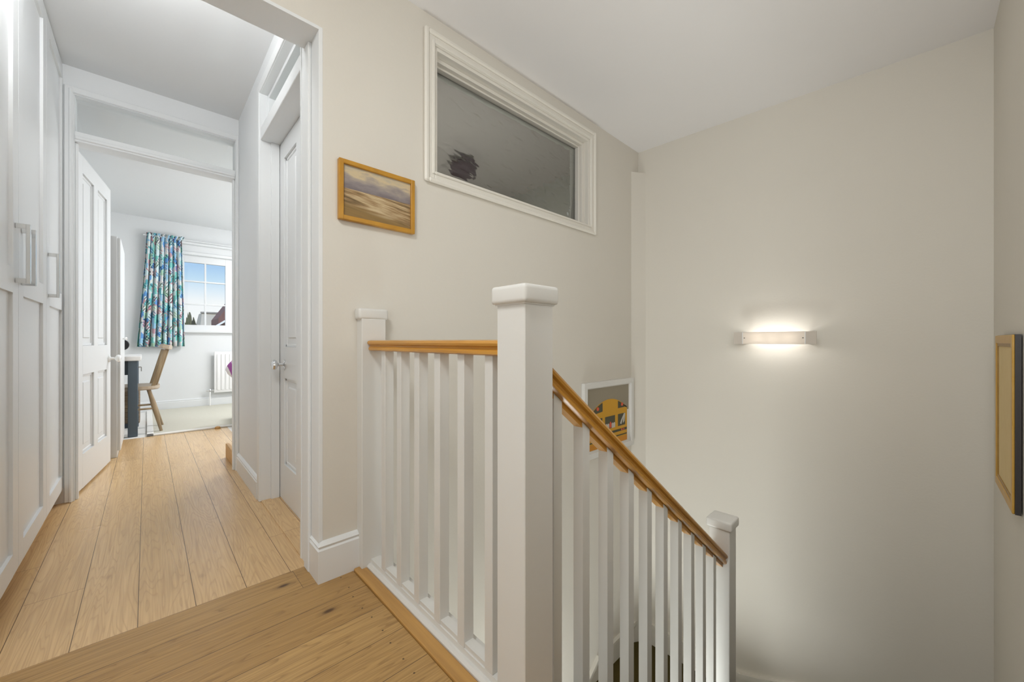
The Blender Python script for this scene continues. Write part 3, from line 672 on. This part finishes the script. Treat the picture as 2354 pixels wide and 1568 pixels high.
# ------------------------------------------------------------------ pictures
def frame_y(bm, x0, x1, z0, z1, wd, y0, y1, bev=.002):
    box(bm, x0, x0 + wd, y0, y1, z0, z1, bev); box(bm, x1 - wd, x1, y0, y1, z0, z1, bev)
    box(bm, x0 + wd * .9, x1 - wd * .9, y0, y1, z0, z0 + wd, bev); box(bm, x0 + wd * .9, x1 - wd * .9, y0, y1, z1 - wd, z1, bev)
px0, px1, pz0, pz1 = 0.523, 0.838, EYE + .459, EYE + .688
pc = thing('painting', ((px0 + px1) / 2, YW, pz0), 'small seascape painting in a plain golden wood frame', 'picture')
bm = B(); frame_y(bm, px0, px1, pz0, pz1, .0175, YW - .022, YW - .001); link('picture_frame', bm, M['picwood'], pc)
bm = B(); uv_quad(bm, [(px0 + .015, YW - .012, pz0 + .015), (px1 - .015, YW - .012, pz0 + .015), (px1 - .015, YW - .012, pz1 - .015), (px0 + .015, YW - .012, pz1 - .015)]); link('canvas', bm, M['seascape'], pc)

qx0, qx1, qz0, qz1 = 2.045, 2.665, EYE - .778, EYE - .275
po = thing('framed_poster', ((qx0 + qx1) / 2, YW, qz0), 'white framed poster with a rounded orange vehicle shape, behind the sloping handrail', 'picture')
bm = B(); frame_y(bm, qx0, qx1, qz0, qz1, .036, YW - .028, YW - .001); link('picture_frame', bm, M['cream'], po)
mats = [pm('mount_white', (.72, .70, .67), .6), pm('poster_grey', (.27, .235, .175), .6), pm('poster_orange', (.55, .28, .008), .6), pm('poster_dark', (.06, .055, .028), .6), pm('poster_red', (.62, .09, .03), .6), pm('poster_white', (.5, .47, .42), .6), pm('poster_deep_orange', (.60, .24, .012), .6)]
bm = B(); ix0, ix1, iz0, iz1 = qx0 + .036, qx1 - .036, qz0 + .036, qz1 - .036
def flat(poly, mat, lay):
    y = YW - .012 - lay * .0006
    f = bm.faces.new([bm.verts.new((ix0 + (ix1 - ix0) * u, y, iz1 - (iz1 - iz0) * v)) for u, v in poly]); f.material_index = mat
    f.normal_update()
    if f.normal.y > 0: f.normal_flip()
def rct(u0, u1, v0, v1, mat, lay): flat([(u0, v0), (u1, v0), (u1, v1), (u0, v1)], mat, lay)
rct(0, 1, 0, 1, 0, 0); rct(.03, .97, .02, .30, 1, 1); rct(.03, .97, .30, .45, 1, 1); 
def arc(u): # roof height at u
    return 0.22 + 0.20 * ((u - .5) / .43) ** 2
us = [.07 + .86 * k / 24 for k in range(25)]
flat([(u, arc(u)) for u in us] + [(.93, .97), (.07, .97)], 2, 2)
flat([(u, arc(u) + .012) for u in (.12, .18, .24, .30, .345)] + [(.345, .40), (.10, .43)], 3, 3)
flat([(.70, .40)] + [(u, arc(u) + .012) for u in (.70, .75, .81, .87, .92)] + [(.92, .40)], 3, 3)
for c in (.24, .80): flat([(c + .028 * math.cos(a * .6283), .345 + .030 * math.sin(a * .6283)) for a in range(10)], 4, 4)
rct(.13, .34, .50, .70, 3, 3); rct(.40, .63, .50, .70, 3, 3); rct(.70, .88, .50, .70, 3, 3)
for c in (.43, .47, .57, .61): flat([(c - .02, .70), (c - .022, .63), (c, .61), (c + .022, .63), (c + .02, .70)], 5, 4)
flat([(.50, .69), (.495, .62), (.52, .585), (.545, .62), (.54, .69)], 4, 5)
flat([(.75, .66), (.78, .60), (.85, .50), (.88, .51), (.86, .64), (.82, .67), (.83, .57), (.78, .68)], 5, 4)
rct(.18, .92, .75, .79, 3, 3); rct(.78, .81, .755, .785, 4, 4); rct(.83, .855, .755, .785, 4, 4)
rct(.07, .30, .845, .865, 3, 3); rct(.62, .92, .845, .865, 3, 3); rct(.07, .93, .885, .97, 6, 3)
link('print', bm, mats, po)

rx0, rx1, rz0, rz1 = 2.04, 2.465, EYE - .562, EYE + .022
rp_ = thing('framed_print', ((rx0 + rx1) / 2, YN, rz0), 'tall gilt framed print seen edge-on at the right wall', 'picture')
bm = B(); ya, yb = YN + .003, YN + .016
frame_y(bm, rx0, rx1, rz0, rz1, .012, ya, yb, .0); link('frame_edge', bm, M['charcoal'], rp_, label='black outer edge')
bm = B(); frame_y(bm, rx0 + .001, rx1 - .001, rz0 + .001, rz1 - .001, .030, yb, yb + .006, .002); link('picture_frame', bm, M['gilt'], rp_)
bm = B(); frame_y(bm, rx0 + .030, rx1 - .030, rz0 + .030, rz1 - .030, .012, yb - .002, yb + .003, .001); link('frame_slip', bm, M['giltdark'], rp_)
bm = B(); box(bm, rx0 + .03, rx1 - .03, ya + .002, yb, rz0 + .03, rz1 - .03); link('print', bm, M['yellow_mount'], rp_)

# ------------------------------------------------------------------ bedroom window
bw = sthing('window_2', ((FX0 + FX1) / 2, YF, FZ0), 'white small-paned bedroom window showing the sky')
bm = B(); y0, y1 = YF + .03, YF + .075
gx0, gx1, gz0, gz1 = .362, .800, EYE + .215, EYE + 1.045
def rngy(x0, x1, z0, z1, X0, X1, Z0, Z1, ya, yb):
    box(bm, X0, x0, ya, yb, Z0, Z1, .002); box(bm, x1, X1, ya, yb, Z0, Z1, .002); box(bm, x0, x1, ya, yb, Z0, z0, .002); box(bm, x0, x1, ya, yb, z1, Z1, .002)
rngy(gx0, gx1, gz0, gz1, FX0, FX1, FZ0, FZ1, y0, y1)
link('window_frame', bm, M['gloss'], bw)
bm = B(); mw = .009; mxx = (gx0 + gx1) / 2
box(bm, mxx - mw, mxx + mw, y0 + .004, y1 - .004, gz0, gz1)
for f in (.335, .70): z = gz0 + (gz1 - gz0) * f; box(bm, gx0, gx1, y0 + .005, y1 - .005, z - mw, z + mw)
link('glazing_bars', bm, M['gloss'], bw)
bm = B(); box(bm, gx0 - .005, gx1 + .005, YF + .050, YF + .054, gz0 - .005, gz1 + .005); link('glass_pane', bm, M['pane'], bw)
bm = B(); box(bm, FX0 - .03, FX1 + .05, YF - .05, YF + .03, FZ0 - .035, FZ0 + .004, .008, 2); link('window_sill', bm, M['gloss'], bw)
bm = B(); box(bm, FX0 - .03, FX1 + .03, YF - .02, YF, FZ1, FZ1 + .04, .005); link('window_head', bm, M['gloss'], bw)

# curtain
cu = thing('curtain', (0.17, YF - .09, EYE - .07), 'pleated blue and green patchwork curtain beside the bedroom window', 'curtain')
bm = B(); uvl = bm.loops.layers.uv.verify(); nx, nz_ = 120, 24; grid = []
ztop, zbot = EYE + 1.345, EYE - .07
for j in range(nz_ + 1):
    t = j / nz_; row = []
    for i in range(nx + 1):
        s = i / nx
        xl = -0.005 - .085 * (1 - t) ** 1.2; xr = 0.335 + .03 * (1 - t)
        if t > .96: xr += .03
        ph = s * 2 * math.pi * 8.5 + .5 * math.sin(s * 9)
        amp = .016 + .016 * (1 - t) + (0.004 * math.sin(s * 23))
        y = YF - .075 + amp * math.sin(ph) + .003 * math.sin(ph * 2.7 + t * 5)
        row.append(bm.verts.new((xl + (xr - xl) * s + .006 * math.cos(ph), y, zbot + (ztop - zbot) * t)))
    grid.append(row)
for j in range(nz_):
    for i in range(nx):
        f = bm.faces.new((grid[j][i], grid[j][i + 1], grid[j + 1][i + 1], grid[j + 1][i]))
        for lp, (a, b) in zip(f.loops, ((i, j), (i + 1, j), (i + 1, j + 1), (i, j + 1))): lp[uvl].uv = (a / nx * .85, b / nz_ * 1.3)
o = link('curtain_cloth', bm, M['curtain'], cu, True)
sm = o.modifiers.new('thick', 'SOLIDIFY'); sm.thickness = .002
bm = B(); tube(bm, (-.03, YF - .07, EYE + 1.31), (1.2, YF - .07, EYE + 1.31), .008, n=10)
link('curtain_rail', bm, M['gloss'], cu)

# radiator
rd = thing('radiator', (0.95, YF - .05, EYE - .70), 'white ribbed radiator under the bedroom window', 'radiator')
RX0, RX1 = .665, 1.55; RZ0, RZ1 = EYE - .70, EYE - .145
bm = B(); box(bm, RX0, RX1, YF - .075, YF - .055, RZ0, RZ1, .006, 2)
x = RX0 + .03
while x < RX1 - .03:
    box(bm, x, x + .026, YF - .084, YF - .07, RZ0 + .035, RZ1 - .035, .005, 2); x += .046
link('panel', bm, M['radiator'], rd, True)
for xx in (RX0 + .1, RX1 - .13):
    bm = B(); box(bm, xx, xx + .03, YF - .056, YF - .001, RZ0 + .1, RZ1 - .1); link('bracket', bm, M['radiator'], rd)
bm = B(); tube(bm, (RX0 - .055, YF - .065, RZ0 + .035), (RX0 + .01, YF - .065, RZ0 + .035), .008, n=12); lathe(bm, [(0, .013), (.03, .013), (.034, .010)], (RX0 - .045, YF - .065, RZ0 + .02), (0, 0, 1), 12)
tube(bm, (RX0 - .085, YF - .065, RZ0 + .035), (RX0 - .05, YF - .065, RZ0 + .035), .012, n=12)
link('valve', bm, M['chrome'], rd, True, label='chrome valve')
bm = B(); tube(bm, (RX0 - .045, YF - .065, 0.012), (RX0 - .045, YF - .065, RZ0 + .025), .0085, n=12); link('pipe', bm, M['radiator'], rd, True)

# carpet / rug
bm = B(); box(bm, 0.045, 2.9, 4.93, YF - .03, 0, .012, .004); rg = link('rug', bm, M['rug']); tag(rg, 'large cream rug with white binding covering the bedroom floor', 'rug')
bm = B(); box(bm, 0.0, 0.05, 4.885, YF - .03, .0, .014, .004); box(bm, 0.0, 2.9, 4.885, 4.935, 0, .014, .004)
link('binding', bm, M['rugedge'], rg)
bm = B(); lathe(bm, [(0, .024), (.012, .024), (.02, .018), (.024, .006)], (0.52, 4.86, 0), (0, 0, 1), 16)
tag(link('door_stop', bm, M['nosing'], None, True), 'small round wooden door stop at the edge of the oak boards', 'door stop')

# wardrobe
wa = thing('wardrobe', (-0.4, 4.53, 0), 'white wardrobe behind the open bedroom door', 'wardrobe')
bm = B(); box(bm, -0.70, -0.160, 4.17, 4.88, 0.0, 1.67, .003); link('body', bm, M['gloss'], wa)
for a, b in ((4.175, 4.523), (4.527, 4.875)):
    bm = B(); box(bm, -0.160, -.142, a, b, .05, 1.66, .003); dd = link('door', bm, M['gloss'], wa)
    bm = B(); yk = b - .03 if a < 4.3 else a + .03
    lathe(bm, [(0, .006), (.012, .006), (.018, .014), (.026, .010)], (-.142, yk, .9), (1, 0, 0), 12); link('knob', bm, M['ceramic'], dd, True)

# desk
dk = thing('desk', (-0.35, 5.28, 0), 'slate blue desk with a white top beside the wardrobe', 'desk')
DZ = EYE - .182
bm = B(); box(bm, -.86, -.035, 4.93, 5.62, DZ, EYE - .138, .008, 2); link('desk_top', bm, M['tabletop'], dk)
for x in (-.125, -.82):
    for y in (4.96, 5.52):
        bm = B(); box(bm, x, x + .066, y, y + .066, 0.014 if x > -.2 and False else 0, DZ, .003); link('leg', bm, M['slate'], dk)
bm = B(); box(bm, -.78, -.1, 5.0, 5.02, DZ - .13, DZ); link('apron', bm, M['slate'], dk)
bm = B(); box(bm, -.78, -.1, 5.53, 5.55, DZ - .13, DZ); link('apron', bm, M['slate'], dk)
bm = B(); box(bm, -.78, -.1, 5.0, 5.02, .08, .12); link('stretcher', bm, M['slate'], dk)
bm = B(); tube(bm, (-.058, 4.99, DZ - .06), (-.035, 4.99, DZ - .06), .004, n=8); tube(bm, (-.035, 4.99, DZ - .06), (-.035, 4.99, DZ - .10), .003, n=8); link('hook', bm, M['screw'], dk)
# desk lamp
lp_ = thing('desk_lamp', (-.20, 5.1, EYE - .138), 'black desk lamp with a round head on the slate blue desk', 'lamp')
bm = B(); lathe(bm, [(0, .05), (.008, .05), (.014, .01)], (-.20, 5.1, EYE - .138), (0, 0, 1)); link('base', bm, M['black'], lp_, True)
bm = B(); tube(bm, (-.20, 5.1, EYE - .13), (-.175, 5.1, EYE - .05), .004, n=8); link('stem', bm, M['black'], lp_, True)
bm = B(); lathe(bm, [(0, .02), (.01, .045), (.04, .052), (.045, .05)], (-.157, 5.125, EYE - .032), (-.25, -1, -.1)); link('lamp_head', bm, M['black'], lp_, True)
# basket
bk = thing('basket', (-.26, 5.77, 0.013), 'square wicker basket on the floor behind the slate blue desk leg', 'basket')
bm = B(); box(bm, -.46, -.05, 5.63, 5.9, .013, .40, .02, 3); link('weave', bm, M['wicker'], bk)
bm = B(); frame = [(-.465, -.045, 5.625, 5.645), (-.465, -.045, 5.885, 5.905), (-.465, -.445, 5.63, 5.9), (-.065, -.045, 5.63, 5.9)]
for a, b, c, d in frame: box(bm, a, b, c, d, .385, .405, .006)
link('rim', bm, M['wicker'], bk)

# chair (faces the desk, seen from the side)
ch = thing('dining_chair', (.06, 5.22, 0), 'pale wooden spindle-back chair pulled up to the slate blue desk', 'chair')
SZ = .452
bm = B(); pts = []
for k in range(32):
    a = 2 * math.pi * k / 32; c, s = math.cos(a), math.sin(a)
    pts.append((-.13 + .225 * (abs(c) ** .55) * (1 if c >= 0 else -1), 5.22 + .205 * (abs(s) ** .55) * (1 if s >= 0 else -1)))
prism(bm, pts, 'Z', SZ - .028, SZ); prism(bm, [(p[0] * .97 - .004, (p[1] - 5.22) * .96 + 5.22) for p in pts], 'Z', SZ - .036, SZ - .028)
link('seat', bm, M['seatwood'], ch)
for (x, y, bx_, by) in ((.01, 5.08, .098, 5.05), (.01, 5.36, .125, 5.40), (-.25, 5.08, -.33, 5.04), (-.25, 5.36, -.33, 5.40)):
    bm = B(); zf = .012 if bx_ > 0 else 0.0
    m = Vector((x, y, SZ - .03)); e_ = Vector((bx_, by, zf)); q = m.lerp(e_, .4)
    tube(bm, e_, q, .012, .019, 14); tube(bm, q, m, .019, .014, 14); link('leg', bm, M['ash'], ch, True)
for y in (5.06, 5.38):
    bm = B(); tube(bm, (-.285, y, .235), (.062, y, .235), .009, n=12); link('stretcher', bm, M['ash'], ch, True)
bm = B(); tube(bm, (-.11, 5.06, .235), (-.11, 5.38, .235), .009, n=12); link('stretcher', bm, M['ash'], ch, True)
for k in range(5):
    y = 5.07 + k * .075
    bm = B(); T = Matrix.Translation((.040 + .030 * (1 - ((y - 5.22) / .15) ** 2), y, SZ - .01)) @ Matrix.Rotation(math.radians(14), 4, 'Y')
    if k in (0, 4): box(bm, -.014, .014, -.017, .017, 0, .365, .005, 2, T=T)
    else: box(bm, -.009, .009, -.013, .013, 0, .365, .004, 2, T=T)
    link('back_spindle', bm, M['ash'], ch, True)
bm = B(); T = Matrix.Translation((.150, 5.22, .820)) @ Matrix.Rotation(math.radians(14), 4, 'Y'); n = 14
top = []
for k in range(n + 1):
    t = k / n * 2 - 1; top.append((.014 - .040 * (t * t), .21 * t))
poly = [(a - .024, b) for a, b in top] + [(a + .026, b) for a, b in top][::-1]
prism(bm, poly, 'Z', -.022, .022); bmesh.ops.bevel(bm, geom=list(bm.edges), offset=.006, segments=2, affect='EDGES'); bmesh.ops.transform(bm, matrix=T, verts=bm.verts)
link('top_rail', bm, M['seatwood'], ch, True)
ch.rotation_euler = (0, 0, math.radians(2))

# bed and cushion
bd = thing('bed', (1.6, 4.8, 0), 'bed mostly hidden behind the right side of the bedroom doorway', 'bed')
bm = B(); box(bm, .76, 2.6, 4.38, 5.24, .15, .25, .01); link('frame', bm, M['ash'], bd)
for x in (.79, 2.52):
    for y in (4.41, 5.16):
        bm = B(); box(bm, x, x + .05, y, y + .05, 0.013 if y > 5 else 0, .15); link('leg', bm, M['ash'], bd)
bm = B(); box(bm, .755, 2.6, 4.37, 5.25, .25, .42, .04, 4); link('mattress', bm, M['white'], bd, True)
def cushion_mat():
    m = bpy.data.materials.new('purple_stripe'); m.use_nodes = True; t = m.node_tree; b = t.nodes['Principled BSDF']
    g = t.nodes.new('ShaderNodeNewGeometry'); s = t.nodes.new('ShaderNodeSeparateXYZ'); t.links.new(g.outputs['Position'], s.inputs[0])
    v = math_n(t, 'ADD', s.outputs['X'], math_n(t, 'MULTIPLY', s.outputs['Z'], .35))
    f = math_n(t, 'FRACT', math_n(t, 'MULTIPLY', v, 9))
    t.links.new(ramp(t, f, [(0, (.75, .72, .75)), (.35, (.30, .08, .30)), (.75, (.55, .35, .55))], 'CONSTANT'), b.inputs['Base Color']); b.inputs['Roughness'].default_value = .9; return m
cuo = thing('cushion', (.80, 4.87, .42), 'purple and white striped cushion with dotted trim on the bed corner', 'cushion')
bm = B(); bmesh.ops.create_uvsphere(bm, u_segments=28, v_segments=14, radius=1)
for v in bm.verts:
    c = v.co; r = max(abs(c.x), abs(c.z)); q = (abs(c.x) ** 4 + abs(c.z) ** 4) ** .25 or 1; h = (c.x ** 2 + c.z ** 2) ** .5
    k = h / q if q else 1
    v.co = Vector((c.x * k * .20, c.y * .06, c.z * k * .20))
T = Matrix.Translation((.835, 4.87, .56)) @ Matrix.Rotation(math.radians(25), 4, 'Y') @ Matrix.Rotation(math.radians(15), 4, 'Z')
T = Matrix.Translation((.825, 4.87, .540)) @ Matrix.Rotation(math.radians(-12), 4, 'X') @ Matrix.Rotation(math.radians(70), 4, 'Y')
T = Matrix.Translation((.785, 4.87, .545)) @ Matrix.Rotation(math.radians(38), 4, 'Y')
bmesh.ops.transform(bm, matrix=Matrix.Diagonal((1, 1, .62, 1)), verts=bm.verts)
bmesh.ops.transform(bm, matrix=T, verts=bm.verts); link('cover', bm, cushion_mat(), cuo, True)

# ------------------------------------------------------------------ outside
def house(loc, wx, wy, hw, hr, wallm, roofm, label, extra=None):
    h = thing('house', loc, label, 'house'); x, y, z = loc
    bm = B(); box(bm, x - wx / 2, x + wx / 2, y, y + wy, z, z + hw); link('wall', bm, wallm, h)
    bm = B(); prism(bm, [(y - .3, z + hw), (y + wy / 2, z + hw + hr), (y + wy + .3, z + hw)], 'X', x - wx / 2 - .2, x + wx / 2 + .2); link('roof', bm, roofm, h)
    return h
GZ = -3.0
bm = B(); box(bm, -30, 60, 8, 90, GZ - .2, GZ); struct('ground', bm, M['leaf'], 'ground outside the house')
h1 = thing('house', (3.2, 26, GZ), 'grey slate roofed house in the middle of the bedroom window view', 'house')
bm = B(); box(bm, 2.0, 4.4, 24.4, 27.6, GZ, 1.15); link('wall', bm, M['render'], h1)
bm = B()
vs = [bm.verts.new(p) for p in ((1.86, 24.1, 1.1), (4.5, 24.1, 1.1), (4.5, 27.9, 1.1), (1.86, 27.9, 1.1), (2.05, 25.2, 2.32), (4.4, 25.2, 2.32), (2.05, 26.8, 2.32), (4.4, 26.8, 2.32))]
for q in ((0, 1, 5, 4), (1, 2, 7, 5), (2, 3, 6, 7), (3, 0, 4, 6), (4, 5, 7, 6), (3, 2, 1, 0)): bm.faces.new([vs[k] for k in q])
link('roof', bm, M['render'], h1)
bm = B(); box(bm, 2.0, 4.4, 25.1, 25.3, 2.3, 2.37); link('ridge', bm, M['roofgrey'], h1)
bm = B(); box(bm, 2.42, 2.60, 24.3, 24.6, 1.2, 1.95); link('dormer', bm, M['ceramic'], h1)
bm = B(); tube(bm, (2.72, 24.25, 1.2), (2.72, 24.25, 2.15), .03); link('flue', bm, M['black'], h1)
h2 = thing('house', (3.6, 21, GZ), 'dark red brick gable with white bargeboard at the right edge of the bedroom window view', 'house')
bm = B(); prism(bm, [(2.22, GZ), (5.0, GZ), (5.0, 1.6), (3.2, 3.4), (2.22, 1.85)], 'Y', 20.5, 23); link('wall', bm, M['brickred'], h2)
bm = B(); prism(bm, [(2.12, 1.45), (2.12, 1.54), (2.8, 2.05), (2.8, 1.96)], 'Y', 20.4, 20.499); link('bargeboard', bm, M['ceramic'], h2)
for i, (x, y, hh, r) in enumerate(((1.37, 22, 4.90, .10), (1.52, 22.5, 4.70, .22), (1.25, 21.5, 4.82, .10))):
    tr = thing('tree', (x, y, GZ), ['small far tree between two others outside the bedroom window', 'small far tree nearest the grey rendered house', 'leftmost small far tree outside the bedroom window'][i], 'tree', 'far trees outside the bedroom window')
    bm = B(); tube(bm, (x, y, GZ), (x, y, GZ + hh * .6), .08, .05, 8); link('trunk', bm, M['leaf'], tr)
    bm = B(); bmesh.ops.create_icosphere(bm, subdivisions=3, radius=1)
    for v in bm.verts:
        k = 1 + random.uniform(-.22, .22); v.co = Vector((x + v.co.x * r * k, y + v.co.y * r * k, GZ + hh * .78 + v.co.z * hh * .24 * k))
    link('crown', bm, M['leaf'], tr)
